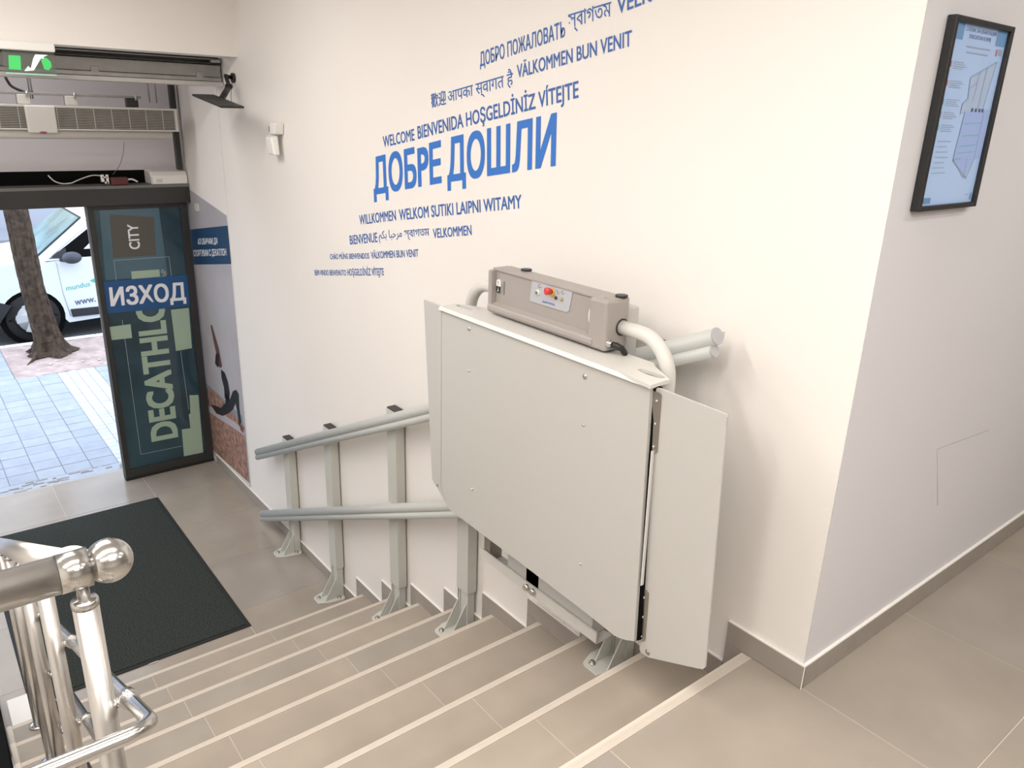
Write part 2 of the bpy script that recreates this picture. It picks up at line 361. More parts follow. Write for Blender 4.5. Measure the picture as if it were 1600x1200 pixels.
plan = [(.86, .17), (.50, .275), (.50, .385), (.40, .42), (.40, .48), (.47, .455), (.46, .74), (.74, .85), (.80, .74), (.92, .735), (.95, .44), (.86, .44)]
pq('print_plan', [(.90, .17), (.47, .275), (.50, .39), (.42, .42), (.42, .48), (.50, .46), (.46, .74), (.78, .85), (.86, .74), (.86, .45), (.82, .45)], LG, .0127)
pq('print_room', [(.50, .46), (.95, .44), (.98, .73), (.86, .74), (.72, .85), (.47, .73)], PB, .0128)
def pl_(a, b_, M, wd=.006, d=.0131):
    a = pp_(*a, d); b_ = pp_(*b_, d); t = (b_-a).normalized(); nn = V((1, 0, 0)).cross(t)*(wd/4); B().face([a-nn, b_-nn, b_+nn, a+nn]).build('print_wall', M, fr)
for a, b_ in (((.90,.17),(.47,.275)), ((.90,.17),(.82,.45)), ((.47,.275),(.5,.39)), ((.5,.39),(.42,.42)), ((.42,.42),(.42,.48)), ((.5,.46),(.46,.74)), ((.46,.74),(.78,.85)), ((.78,.85),(.86,.74)), ((.86,.74),(.86,.45)), ((.62,.24),(.60,.40)), ((.74,.21),(.72,.44)), ((.5,.33),(.6,.3)), ((.46,.74),(.6,.73)), ((.72,.73),(.73,.84))): pl_(a, b_, GR)
for v_ in (.53, .60, .66, .70): pl_((.52, v_), (.84, v_-.01), PG, .003)
pq('print_mark', [(.66, .245), (.72, .23), (.72, .25), (.66, .265)], PG)
for u_ in (.60, .67, .74, .80): pq('print_mark', [(u_, .44), (u_+.04, .44), (u_+.04, .46), (u_, .46)], DK, .0132)
for i, (v_, M_) in enumerate(((.20, PR), (.30, PR), (.40, PG), (.47, GR), (.54, PG), (.63, GR), (.66, DK), (.69, GR), (.72, DK), (.75, PR), (.78, GR), (.81, DK))):
    s_ = .028 if i < 5 else .014
    pq('print_symbol', [(.05, v_), (.05+s_*1.5, v_), (.05+s_*1.5, v_+s_*1.1), (.05, v_+s_*1.1)], M_)
    for q in range(4 if i < 5 else 1): pq('print_line', [(.12, v_+q*.011), (.30+.03*((i+q) % 3), v_+q*.011), (.30+.03*((i+q) % 3), v_+q*.011+.004), (.12, v_+q*.011+.004)], GR)
pq('print_corner', [(0, .955), (.20, .955), (.20, .99), (0, .99)], DB); pq('print_mark', [(.02, .962), (.08, .962), (.08, .98), (.02, .98)], PG)
pq('print_mark', [(.94, .945), (.97, .945), (.97, .985), (.94, .985)], DB); pq('print_line', [(.84, .95), (.90, .95), (.90, .956), (.84, .956)], GR)
# access panel outline (thin joint) on the right wall
gp = [on(1465, 790, 0, .0008), on(1464, 702, 0, .0008), on(1545, 672, 0, .0008)]
B().tube(gp, .0006, 6).build('trim_1', SKIRT, None, kind='structure')

# ================================================================== LIFT RAIL (posts + double rails)
lr = empty('lift_rail', (-2.2, -.06, ZL), 'pale grey lift track of two double tubes on posts along the stair wall', 'lift track')
RY = -.09; RX0, RZ0, RX1, RZ1 = -4.0, -.741, -.357, .955; SL = (RZ1-RZ0)/(RX1-RX0)
zr = lambda x: RZ0+SL*(x-RX0)
def dbl(name, x0, z0, x1, lab=None):
    z1 = z0+SL*(x1-x0); dv = V((0, -.004, -.0405))
    r = B().tube([(x0, RY, z0), (x1, RY, z1)], .0235, 28).build(name, RAIL, lr)
    B().tube([V((x0, RY, z0))+dv, V((x1, RY, z1))+dv], .0180, 24).build('guide_tube', RAIL, r)
    B().box((x0+.02, x1-.02), (0, 0), (0, 0)).bm.free()
    t = V((x1-x0, 0, z1-z0)).normalized()
    for e, sg in ((V((x0, RY, z0)), -1), (V((x1, RY, z1)), 1)):
        B().cyl(e, e+t*sg*.003, .0238, n=28).cyl(e+dv, e+dv+t*sg*.003, .0183, n=24).build('end_cap', ENDC, r)
    # toothed rack tab between tube and post
    n = V((0, 0, 1))
    B().hexa([V((x0+.0, RY+.004, z0-.013)), V((x1, RY+.004, z1-.013)), V((x1, RY+.034, z1-.013)), V((x0, RY+.034, z0-.013)),
              V((x0, RY+.004, z0+.011)), V((x1, RY+.004, z1+.011)), V((x1, RY+.034, z1+.008)), V((x0, RY+.034, z0+.008))]).build('rack_strip', RAIL, r)
    return r
dbl('upper_rail', RX0, RZ0, RX1)
dbl('lower_rail', -4.015, -1.226, -.50)
zl_ = lambda x: -1.226+SL*(x+4.015)
zlow3 = on(617.5, 917, 1, -.06)[2]+7*H
for i, (pxx, zf) in enumerate(((-3.58, ZL), (-2.945, ZL), (-2.20, -7*H), (-1.585, -5*H), (-.635, -2*H))):
    zt = zr(pxx)+.043; zs = [zl_(pxx)-.03, ZL+.21, zf+zlow3, zf+.20, zf+.2][i]; hw = .043
    # outer sleeve with a side groove, open box section
    p = B().prism([(pxx-hw, -.058, zs), (pxx-hw, -.008, zs), (pxx+hw, -.008, zs), (pxx+hw, -.058, zs)], (0, 0, zt-zs), .0025).build('post', POST, lr)
    B().box((pxx-hw-.003, pxx-hw+.002), (-.046, -.030), (zf+.02, zs+.01)).build('column_slot', MATTE, p)
    B().box((pxx-hw+.006, pxx-hw+.020), (-.054, -.048), (zf+.004, zs)).box((pxx-hw+.006, pxx-hw+.012), (-.054, -.012), (zf+.004, zs)).box((pxx-hw+.02, pxx+hw-.009), (-.048, -.012), (zf+.004, zs)).build('inner_column', POST, p)
    B().prism(rrect((pxx, -.033, zt), (1, 0, 0), (0, 1, 0), hw*2-.004, .047, .005), (0, 0, .005)).build('post_cap', BLACK, p)
    # foot plate and gussets
    fp = [(pxx-.075, -.115), (pxx-.055, -.168), (pxx-.04, -.176), (pxx+.02, -.175), (pxx+.05, -.115), (pxx+.068, -.025), (pxx+.05, -.012), (pxx-.06, -.012), (pxx-.075, -.045)]
    B().prism([(a, b, zf) for a, b in fp], (0, 0, .008), .0015).build('foot_plate', POST, p)
    for gx in (pxx-.034, pxx+.026):
        B().prism([(gx, -.055, zf+.008), (gx, -.135, zf+.008), (gx, -.055, zf+.145)], (.005, 0, 0)).build('gusset', POST, p)
    for bx, by in ((pxx-.03, -.148), (pxx+.04, -.047)):
        B().lathe((bx, by, zf+.008), (0, 0, 1), [(0, .012), (.003, .012), (.0031, .009), (.010, .009), (.013, .005)], 12).build('bolt', HINGE, p)
    for zz in (zs+.03, (zl_(pxx)+zs)/2 if i else zl_(pxx)+.05, zl_(pxx)+.055, zl_(pxx)+.30):
        if zs < zz < zt: B().lathe((pxx-hw, -.035, zz), (-1, 0, 0), [(0, .008), (.002, .008), (.0021, .0055), (.007, .0055)], 12).build('bolt', HINGE, p)
    for rz in (zr(pxx), zl_(pxx)):
        B().box((pxx-.03, pxx+.03), (-.078, -.057), (rz-.04, rz+.016), .002).build('rail_clamp', POST, p)

# ================================================================== PLATFORM LIFT
PL = empty('platform_lift', (-.85, -.2, 0), 'grey folded wheelchair platform lift with control box on the stair rail', 'stair lift')
P0 = V((-.8, -.35, .866)); NRM = V((0, -1, -.04)).normalized()   # outer face of the folded platform leans slightly
def Q(px, py, off=0): return onp(px, py, P0+NRM*off, NRM)
back = -NRM
# carriage behind
cg = B().box((-1.12, -.605), (-.187, -.128), (.02, .992), .006).build('carriage', LIFT, PL)
for xx in (-1.0, -.72):
    B().lathe((xx, -.188, .1), (0, -1, 0), [(0, .022), (.004, .022), (.0041, .016), (.012, .016)], 20).build('pivot', HINGE, cg)
main = [(690, 479), (1016, 604), (990, 1002.5), (977, 1000), (965, 996.5), (959.5, 993), (915.6, 957.6), (829.5, 892), (702, 796.5), (697, 787), (689, 760)]
mp = B().prism([Q(*p) for p in main], back*.022, .0018).build('platform_panel', LIFT, PL)
lf = [(662, 468), (689.5, 478.5), (688.6, 759.5), (696, 785), (675, 749)]
def QL(px, py, off):
    return onp(px, py, Q(689, 600)+NRM*off, (V((-.04, 0, 0))+NRM))
B().prism([QL(*p, .001) for p in lf], back*.006, .001).build('left_flap', LIFT, PL)
B().prism([Q(682, 757, .003), Q(683.5, 757, .003), Q(683.5, 759.5, .003), Q(682, 759.5, .003)], back*.002).build('rivet', HINGE, PL)
# ledge (top frame of the platform) with two grip slots
def ledge():
    cx = -.8255; hw = .4905; z0, t = .864, .010; b = B(); ym = -.292
    xi = .365
    b.prism([(cx-xi, -.352, z0), (cx+xi, -.352, z0), (cx+xi, -.215, z0), (cx-xi, -.215, z0)], (0, 0, t))
    for sg in (-1, 1):
        X = lambda v: cx+sg*v
        s0, s1 = .382, .470; sl = lambda d: [(X((s0+s1)/2+(s1-s0)/2*math.cos(a)), ym+d*.014*abs(math.sin(a))**.45) for a in [PI*k/16 for k in range(17)]]
        fr_ = [(X(xi), -.352)]+([(X(hw-.05), -.360), (X(hw), -.366)] if sg > 0 else [(X(hw), -.352)])+[(X(hw-.003), -.330), (X(hw-.004), ym)]+sl(-1)+[(X(xi), ym)]
        bk_ = [(X(xi), -.215), (X(xi+.03), -.240), (X(hw-.075), -.250), (X(hw-.004), -.300 if sg > 0 else -.288), (X(hw-.004), ym)]+sl(1)+[(X(xi), ym)]
        if sg > 0: bk_[3] = (X(hw-.004), ym+.004)
        for pl in (fr_, bk_): b.prism([(x, y, z0) for x, y in pl], (0, 0, t))
    return b.build('top_ledge', LIFTL, PL)
ld = ledge()
B().prism([(-1.314, -.352, .8725), (-1.314, -.360, .862), (-1.314, -.352, .858)], (.955, 0, 0)).build('ledge_lip', LIFTL, ld)
for px, py, r_ in ((733, 513.5, .0075), (914, 588, .0085), (733, 579, .004), (912, 664, .0045), (738, 764, .004), (907, 881, .004)):
    a = Q(px, py, 0); B().lathe(a, NRM, [(-.001, r_), (.002, r_*.95), (.004, r_*.55), (.0045, .001)], 14).build('bolt', STEELR, mp)
# right side return, hinges and flap
sr = B().prism([Q(1017.5, 606, -.012), Q(1024, 609, -.012), Q(1000, 1000, -.012), Q(992, 1001, -.012)], back*.028).build('side_channel', MATTE, PL)
B().prism([Q(1017.2, 705, -.004), Q(1019.2, 705, -.004), Q(1002.5, 915, -.004), Q(1000.5, 915, -.004)], back*.008).build('channel_bead', LIFTL, sr)
QR = lambda px, py, off=0: onp(px, py, V((-.3, -.338, .866))+V((0, -1, 0))*off, (-.05, -1, -.05))
rf = [(1023, 611), (1026, 606), (1031, 607), (1134, 647), (1135.5, 652), (1101.5, 1043), (1098, 1046), (1092, 1045), (1013, 1027.5), (1001, 1020), (999, 1014)]
rfo = B().prism([QR(*p) for p in rf], (0, .006, 0), .001).build('right_flap', LIFT, PL)
for (ax, ay, bx, by) in ((1013, 610, 1033, 707), (997, 919, 1013, 1001)):
    t = (by-ay)
    h_ = B().prism([QR(ax+5, ay, .003), QR(bx-3, ay+4, .003), QR(bx, ay+8, .003), QR(bx-t*.07, by, .003), QR(bx-t*.07-4, by+1.5, .003), QR(ax+4-t*.07, by-4, .003)], (0, .003, 0)).build('hinge', HINGE, PL)
    for q in range(3):
        f_ = .13+.37*q; c_ = QR(bx-6-(t*.07)*f_, ay+t*f_+4, .003); B().lathe(c_, (0, -1, 0), [(0, .0045), (.002, .004), (.003, .001)], 12).build('rivet', STEELR, h_)
    for q in range(5):
        f0 = q/5; f1 = (q+.92)/5; B().cyl(QR(ax+5-t*.07*f0, ay+t*f0+1, .003), QR(ax+5-t*.07*f1, ay+t*f1, .003), .0038, n=10).build('knuckle', STEELR if q % 2 else HINGE, h_)
B().lathe(QR(1012, 1019, 0), (0, -1, 0), [(0, .009), (.002, .008), (.004, .004)], 16).build('bolt', HINGE, PL)
# lower hinge beam under the panel
hb = B().prism([(-1.262, -.20, -.105), (-1.262, -.20, -.145), (-1.262, -.196, -.149), (-1.262, -.125, -.149), (-1.262, -.125, -.144), (-1.262, -.193, -.144), (-1.262, -.193, -.105)], (.655, 0, 0)).build('hinge_beam', LIFTL, PL)
for xx in (-.965, -.93): B().cyl((xx, -.215, -.12), (xx, -.19, -.12), .012, n=16).build('link_pin', STEELR, hb)
B().box((-.99, -.915), (-.19, -.13), (-.14, -.02), .003).build('link_plate', HINGE, hb)
B().box((-1.25, -1.21), (-.19, -.13), (-.14, .02), .003).build('link_plate', HINGE, hb)
B().box((-1.10, -.64), (-.19, -.13), (-.14, .03), .004).build('lower_carriage', LIFT, PL)
# support arms each side
AY = -.215
def arm(sg):
    cx = -.865; pts = [(cx+sg*.24, AY, .945), (cx+sg*.34, AY, .945)]
    for k in range(0, 11):
        a = PI/2*k/10; pts.append((cx+sg*(.352+.108*math.sin(a)), AY, .837+.108*math.cos(a)))
    pts.append((cx+sg*.462, AY, .30))
    B().tube(pts, .0205, 28).build('support_arm', LIFTL, PL, 'right support arm' if False else None)
    B().lathe((cx+sg*.275, AY, .945), (sg, 0, 0), [(0, .025), (.004, .025), (.0041, .021)], 24).build('arm_collar', BLACK, PL)
arm(-1); arm(1)
# control box
bx = B()
bx.box((-1.135, -.59), (-.258, -.186), (.882, 1.028), .008, 3)
bx.box((-.662, -.588), (-.279, -.20), (.880, 1.026), .009, 3)
bx.prism([(-1.138, -.205, .884), (-1.138, -.272, .880), (-1.138, -.284, .892), (-1.138, -.282, .908), (-1.138, -.262, .916), (-1.138, -.205, .930)], (.50, 0, 0), .004, 3)
bx.box((-1.140, -1.122), (-.279, -.20), (.884, 1.022), .005, 3)
bx.box((-1.135, -.62), (-.2625, -.20), (1.019, 1.0286), .003, 3)
cb = bx.build('control_box', BOXM, PL)
FY = -.259
def FB(px, py, d=0):   # a point on the box's front face, from its place on the face
    p = on(740+px/6.154, 400+py/6.154, 1, FY-d); return p
def disc(name, c, ax, prof, M, par, n=24, **k): return B().lathe(c, ax, prof, n).build(name, M, par, **k)
B().prism([FB(*p, .002) for p in ((575, 232), (935, 312), (952, 335), (915, 530), (890, 543), (555, 440), (538, 420), (560, 240))], (0, .004, 0), .0008).build('control_plate', BOXL, cb)
a_, b_ = FB(662, 445, .0026), FB(778, 478, .0026)
text('lettering', 'extremo', a_, b_, (0, 0, .0062), BLUED, cb, .01, .55)
disc('yellow_collar', FB(755, 350, .002), (0, -1, 0), [(0, .0125), (.004, .0125), (.0045, .011)], YEL, cb)
disc('stop_button', FB(755, 340, .004), (-.15, -1, .1), [(0, .007), (.008, .007), (.0082, .0105), (.019, .0115), (.023, .0105), (.024, .004)], RED, cb, label='red mushroom stop button')
disc('button_ring', FB(618, 350, .002), (0, -1, 0), [(0, .0085), (.003, .0085), (.0035, .007)], WHITE, cb); disc('push_button', FB(610, 352, .004), (0, -1, 0), [(0, .0062), (.003, .0055), (.0032, .001)], GREEN, cb)
disc('push_button', FB(795, 402, .002), (0, -1, 0), [(0, .0052), (.004, .0048), (.0042, .001)], MAROON, cb); disc('push_button', FB(850, 415, .002), (0, -1, 0), [(0, .0056), (.004, .005), (.0042, .001)], OLIVE, cb)
for px, py in ((635, 290), (858, 352)): B().tube([FB(px+14*math.cos(t), py+16*math.sin(t), .0026) for t in [k*PI/5+.3 for k in range(9)]], .0005, 6).build('symbol', BLACK, cb)
B().tube([FB(792, 325, .0026), FB(812, 345, .0026), (FB(805, 350, .0026)), FB(820, 368, .0026)], .0005, 6).build('symbol', BLACK, cb)
# rocker switch (white over black oval)
oc = FB(248, 290, .0)
def half(rx, rz, y, sg): return [oc+V((rx*math.cos(t), y, sg*(.0006+.011+rz*math.sin(t)))) for t in [PI*k/14 for k in range(15)]]+[oc+V((-rx, y, sg*.0006)), oc+V((rx, y, sg*.0006))]
B().prism([oc+V((.0125*math.cos(t), -.003, .0115*math.copysign(1, math.sin(t))+.0125*math.sin(t))) for t in [2*PI*k/28+.05 for k in range(28)]], (0, .006, 0), .0006).build('switch_rim', BOXL, cb)
B().prism(half(.0108, .011, -.0045, 1), (0, .004, 0)).build('rocker_switch', WHITE, cb, 'white upper half of the rocker')
B().prism(half(.0108, .011, -.0045, -1), (0, .004, 0)).build('rocker_switch', BLACK, cb, 'black lower half of the rocker')
for sg, M_ in ((1, HINGE), (-1, WHITE)):
    z0 = oc.z+sg*.0105; B().face([(oc.x-.001, oc.y-.005, z0-sg*.007), (oc.x+.001, oc.y-.005, z0-sg*.007), (oc.x+.001, oc.y-.005, z0+sg*.003), (oc.x-.001, oc.y-.005, z0+sg*.003)]).face([(oc.x-.0036, oc.y-.0051, z0+sg*.002), (oc.x+.0036, oc.y-.0051, z0+sg*.002), (oc.x, oc.y-.0051, z0+sg*.008)]).build('arrow', M_, cb)
B().box((oc.x+.022, oc.x+.027), (-.2605, -.257), (oc.z-.024, oc.z+.020), .001).build('groove', HINGE, cb)
lk = FB(1125, 575, .0); B().prism([lk+V((.0075*math.cos(t), -.0015, .024*math.sin(t))) for t in [2*PI*k/24 for k in range(24)]], (0, .006, 0), .0006).build('key_lock', WHITE, cb)
for px, py in ((508, 122), (1425, 370)):
    c_ = on(740+px/6.154, 400+py/6.154, 2, 1.035); c_.z = 1.027; disc('top_knob', c_, (0, 0, 1), [(0, .016), (.003, .018), (.007, .018), (.0075, .014)], BLACK, cb)
for xx in (-1.09, -.98, -.80, -.64): disc('screw', (xx, -.245, 1.027), (0, 0, 1), [(0, .003), (.001, .0025)], STEELR, cb, 10)
lv = on(951, 537, 0, -.588); e1_ = on(962, 540, 0, -.562); e2_ = on(972, 545, 0, -.552); e3_ = on(977, 553, 0, -.552)
B().lathe(lv-V((.004, 0, 0)), e1_-lv, [(0, .011), (.008, .011), (.0082, .008), (.02, .008)], 18).build('lever_socket', STEEL, cb)
B().tube([lv+(e1_-lv)*.55, e1_, e2_, e2_+(e3_-e2_)*.4, e3_], [.0085, .0095, .0095, .009, .008], 16).build('lever', BLACK, cb)

# ================================================================== STAINLESS HANDRAIL
HR = empty('stair_handrail', (-.12, -1.69, 0), 'polished stainless steel handrail with a ball end down the left of the stairs', 'handrail')
TX, TY, TZ = -.122, -1.661, .941; SLP = .4727
B().tube([(TX, TY-.036, TZ), (TX, -3.1, TZ)], .0245, 40).build('top_rail', STEELR, HR)
B().tube([(TX, TY, TZ), (TX, TY-.0355, TZ)], .0253, 40).build('rail_fitting', STEEL, HR)
B().tube([(TX, TY+.001, TZ), (TX, TY+.008, TZ)], .012, 24).build('ball_neck', STEEL, HR)
B().sphere((TX, TY+.023, TZ), .0288, n=48).build('end_ball', STEEL, HR)
pts = [(TX, TY-.006, TZ-.002), (TX-3.0, TY-.006, TZ-3.0*SLP)]
B().tube([(TX-.012, TY-.018, TZ-.006+.004), (TX-.045, TY-.018, TZ-.045*SLP)], .0275, 40).build('rail_fitting', STEEL, HR)
B().tube([(TX-.045, TY-.018, TZ-.045*SLP), (TX-3.0, TY-.018, TZ-3.0*SLP)], .0245, 40).build('sloping_rail', STEELR, HR)
def zrail(x): return TZ+(x-TX)*SLP
PXS = (-.12, -.744, -1.368, -1.992, -2.616)
ry = -1.642
OFFS = (.218, .423, .628)
for i, x in enumerate(PXS):
    zt = zrail(x)-.052 if i else TZ-.052
    k = max(0, int(round((XN-x)/RUN+.5))) if i else 0
    zb = -k*H if i else 0
    if x < XN-8*RUN: zb = ZL
    py = -1.673
    p = B().cyl((x, py, zb), (x, py, zt), .0158, n=32).build('post', STEELR, HR)
    B().lathe((x, py, zt), (0, 0, 1), [(-.001, .0165), (.006, .0165), (.010, .0145), (.0105, .008), (.03, .0075)], 28).build('post_cap', STEEL, p)
    B().lathe((x, py, zb), (0, 0, 1), [(0, .035), (.006, .034), (.008, .02)], 28).build('base_flange', STEEL, p)
    for o_ in OFFS:
        zc = zrail(x)-o_
        if zc > zb+.05:
            B().lathe((x, py, zc), (0, 1, 0), [(.014, .007), (.022, .007)], 16).build('rail_holder', STEEL, p)
            cxm = V((x, ry, zc)); t = V((1, 0, SLP)).normalized()
            B().cyl(cxm-t*.014, cxm+t*.014, .0132, n=20).build('rail_holder', STEEL, p)
ry = -1.642
for j, o_ in enumerate(OFFS):
    xs = .045; pts = [(-2.75, ry, zrail(-2.75)-o_)]; zc = zrail(xs)-o_
    pts.append((xs-.03, ry, zrail(xs-.03)-o_))
    for k in range(1, 9):
        a = PI/2*k/8; pts.append((xs-.03+.03*math.sin(a), ry-.03+.03*math.cos(a), zrail(xs-.03)-o_+.014*math.sin(a)))
    pts.append((xs, -3.1, zrail(xs-.03)-o_+.014))
    B().tube(pts, .0095, 22).build('infill_rail', STEEL, HR)

# ================================================================== FLOOR MAT
mt = empty('door_mat', (-3.92, -1.12, ZL), 'black rubber edged charcoal carpet mat on the lower floor by the doorway', 'mat')
B().box((-4.885, -2.955), (-1.68, -.573), (ZL+.0002, ZL+.006), .003).build('rubber_border', RUBBER, mt)
B().box((-4.865, -2.98), (-1.66, -.597), (ZL+.004, ZL+.010), .003).build('carpet_pile', CARPET, mt)
la = on(232, 1037.5, 2, ZL+.0062); B().prism([la, la+V((.0, .035*1.4, 0)), la+V((.006, .035*1.4, 0)), la+V((.006, 0, 0))], (0, 0, .0006)).build('label_tag', OFFWHITE, mt)

# ================================================================== SLIDING DOOR
DX = -5.305; DW0, DW1 = -.694, -.012; DZ1 = .805
dr = empty('sliding_door', (-5.33, -.35, ZL), 'dark framed glass sliding door leaf with blue exit sticker and sideways lettering', 'door')
fw = .035
B().box((-5.352, DX), (DW0, DW0+fw), (ZL+.022, DZ1), .002).build('door_stile', DARKF, dr)
B().box((-5.352, DX), (DW1-fw-.02, DW1), (ZL+.022, DZ1), .002).build('door_stile', DARKF, dr)
B().box((-5.351, DX-.001), (DW0+fw, DW1-fw-.02), (ZL+.022, ZL+.085), .002).build('door_bottom_rail', DARKF, dr)
B().box((-5.351, DX-.001), (DW0+fw, DW1-fw-.02), (DZ1-.03, DZ1), .002).build('door_top_rail', DARKF, dr)
B().box((-5.375, -5.353), (DW0-.004, DW0+.014), (ZL+.01, DZ1)).build('edge_channel', DARKF, dr)
B().box((-5.358, -5.350), (DW0-.008, DW0+.002), (ZL+.03, DZ1)).build('edge_channel', ALU, dr)
B().box((-5.352, DX+.004), (DW0-.004, DW1), (ZL+.002, ZL+.022), .002).build('bottom_gasket', RUBBER, dr)
GX = -5.322
B().box((-5.336, GX), (DW0+fw-.003, DW1-fw-.018), (ZL+.08, DZ1-.028)).build('glass_pane', TEAL, dr)
def D(px, py, o=.0006): return on(px, py, 0, GX+o)
def dq(name, pts, M, o=.0006): B().face([D(*p, o) for p in pts]).build(name, M, dr)
dq('film_panel', [(155, 324), (248, 322), (262, 430), (165, 438)], TEAL2, .0004)
dq('film_square', [(171, 335), (240, 339), (244, 399), (177, 403)], BROWN, .0008)
def dt(s, bl, br, tl, M, bold=.02, o=.0012, cap=.727):
    a, b, c_ = D(*bl, o), D(*br, o), D(*tl, o); text('lettering', s, a, b, c_-a, M, dr, bold, cap)
dt('CITY', (219, 389), (215, 350), (202, 390), VINYLW, .02)
def dl(p, q, wd=.003):
    a, b = D(*p, .001), D(*q, .001); t = (b-a).normalized(); n = V((1, 0, 0)).cross(t)*wd/2; B().face([a-n, b-n, b+n, a+n]).build('film_line', LINE, dr)
for p, q in (((178, 407), (264, 401)), ((178, 407), (182, 440)), ((264, 401), (268, 432)), ((191, 500), (220, 710)), ((220, 710), (284, 697)), ((282, 548), (295, 640))): dl(p, q)
dq('film_block', [(205, 424), (249, 421), (250, 432), (206, 436)], MINT, .0009)
dt('ЪР', (260, 434), (259, 421), (253, 434.5), MINT, .02)
dq('film_block', [(170, 511), (204, 506.5), (206.5, 528), (174.5, 531.5)], MINT)
dq('film_block', [(267, 484), (295, 481), (300, 544), (275, 548.5)], MINT)
dq('film_block', [(296, 617.5), (310, 617), (317.5, 707), (287.5, 713), (284, 671), (297.5, 669), (295, 647.5), (297.5, 646)], MINT)
dt('DECATHLON', (277, 683), (250, 432), (236, 691), MINT, .04)
sa = [D(161, 440, .004), D(292, 429, .004), D(298, 478, .004), D(168, 490, .004)]
B().prism(sa, (.003, 0, 0)).build('exit_sticker', SIGNB, dr)
a, b, c_ = D(173, 478, .0075), D(291, 468, .0075), D(170, 450, .0075); text('lettering', 'ИЗХОД', a, b, c_-a, VINYLW, dr, .03)
# door header, with things lying on it
hd = empty('door_header', (-5.3, -2, .80), 'long dark metal door operator beam above the doorway', 'door header')
B().box((-5.46, -5.25), (-3.2, -.0), (.808, .935), .004).build('header_beam', DARKF, hd)
B().box((-5.46, -5.245), (-3.2, -.0), (.925, .945), .002).build('header_lip', mat('header_lip', (.16, .155, .15), .5), hd)
B().box((-5.46, -5.44), (-3.2, -.2), (.945, 1.035)).build('header_gap', MATTE, hd)
ob = empty('operator_box', (-5.33, -.12, .946), 'white plastic cover box sitting on the right end of the door header', 'box')
B().prism([(-5.42, -.262, .946), (-5.25, -.262, .946), (-5.25, -.262, 1.005), (-5.28, -.262, 1.035), (-5.42, -.262, 1.045)], (0, .255, 0), .006).build('cover', WHITE, ob)
B().box((-5.249, -5.247), (-.225, -.185), (.960, .985)).build('sticker', OFFWHITE, ob)
B().box((-5.252, -5.246), (-.262, -.25), (.95, 1.0)).build('cover_edge', OFFWHITE, ob)
def cable(name, pts, r, M, lab, cat='cable'): return B().tube(pts, r, 8).build(name, M, None, lab, cat)
hx = lambda px, py, x=-5.3: on(px, py, 0, x)
def smooth(pts, n=6):
    P = [V(p) for p in pts]; out = []
    for i in range(len(P)-1):
        p0, p1, p2, p3 = P[max(i-1, 0)], P[i], P[i+1], P[min(i+2, len(P)-1)]
        for k in range(n):
            t = k/n; out.append(.5*((2*p1)+(p2-p0)*t+(2*p0-5*p1+4*p2-p3)*t*t+(3*p1-p0-3*p2+p3)*t**3))
    return out+[P[-1]]
cable('loose_cable', smooth([hx(75, 274), hx(85, 283), hx(98, 287), hx(112, 286)]), .004, WHITE, 'long thin white cable looping over the left part of the door header')
cable('loose_cable', smooth([hx(112, 286), hx(128, 279), hx(145, 274), hx(160, 275)]), .004, OFFWHITE, 'grey cable arching over the door header beside the metal bracket')
cable('hanging_wire', smooth([hx(194, 222, -5.4), hx(192, 242, -5.4), hx(186, 260, -5.38), hx(176, 273, -5.35)]), .0018, mat('wire_brown', (.2, .13, .1), .6), 'thin brown wire hanging from the air curtain to the door header', 'wire')
bk = empty('metal_bracket', hx(164, 284), 'small white metal bracket standing on the door header', 'bracket')
for (x0, y0, x1, y1) in ((159, 273, 162, 287), (167, 273, 169, 287), (159, 284, 169, 287), (160, 276, 168, 278)):
    a, b = hx(x0, y1, -5.27), hx(x1, y0, -5.27); B().box((-5.285, -5.27), (a.y, b.y), (a.z, b.z)).build('bracket_bar', WHITE, bk)
a, b = hx(174, 287, -5.26), hx(200, 277, -5.26)
B().box((-5.30, -5.26), (a.y, b.y), (.946, b.z), .006).build('relay_block', mat('burgundy', (.10, .02, .02), .5), None, 'dark red electrical block lying on the door header', 'relay')
cable('loose_cable', smooth([hx(198, 281, -5.27), hx(206, 280, -5.27), hx(215, 284, -5.27)]), .006, WHITE, 'short thick white cable end beside the dark red block')
B().box((-5.32, -5.27), (-.062, -.025), (1.045, 1.64), .003).build('corner_pipe', DARKF, None, 'dark upright pipe in the corner behind the air curtain', 'pipe')
B().prism(rrect((-5.1, -.0005, .79), (1, 0, 0), (0, 0, 1), .07, .055, .01), (0, -.012, 0), .002).build('wall_button', OFFWHITE, None, 'small grey push button on the wall right of the door header', 'button')

# ================================================================== AIR CURTAIN
AX = -4.95
ac = empty('air_curtain', (AX-.1, -.7, 1.27), 'long beige air curtain heater with slatted grille above the doorway', 'air curtain')
y1a = on(278, 185, 0, AX)[1]; zt_, zb_ = 1.470, 1.325
B().box((AX-.2, AX-.02), (-2.2, y1a-.01), (zb_+.0, zt_-.0), .01).build('housing', GRD, ac)
B().box((AX-.2, AX+.0), (-2.2, y1a), (zt_-.012, zt_), .003).build('top_rim', OFFWHITE, ac)
B().box((AX-.2, AX+.0), (y1a-.02, y1a), (zb_, zt_), .006).build('end_cap', OFFWHITE, ac)
B().box((AX-.2, AX+.0), (-2.2, y1a), (zb_-.004, zb_+.006), .002).build('bottom_rim', OFFWHITE, ac)
B().tube([(AX-.05, -2.2, zb_-.028), (AX-.05, y1a-.045, zb_-.028)], .03, 28).build('outlet_tube', OFFWHITE, ac)
for k in range(13):
    z = zb_+.012+k*.0098; B().box((AX-.004, AX-.001), (-2.2, y1a-.018), (z, z+.0032)).build('grille_slat', GRW, ac)
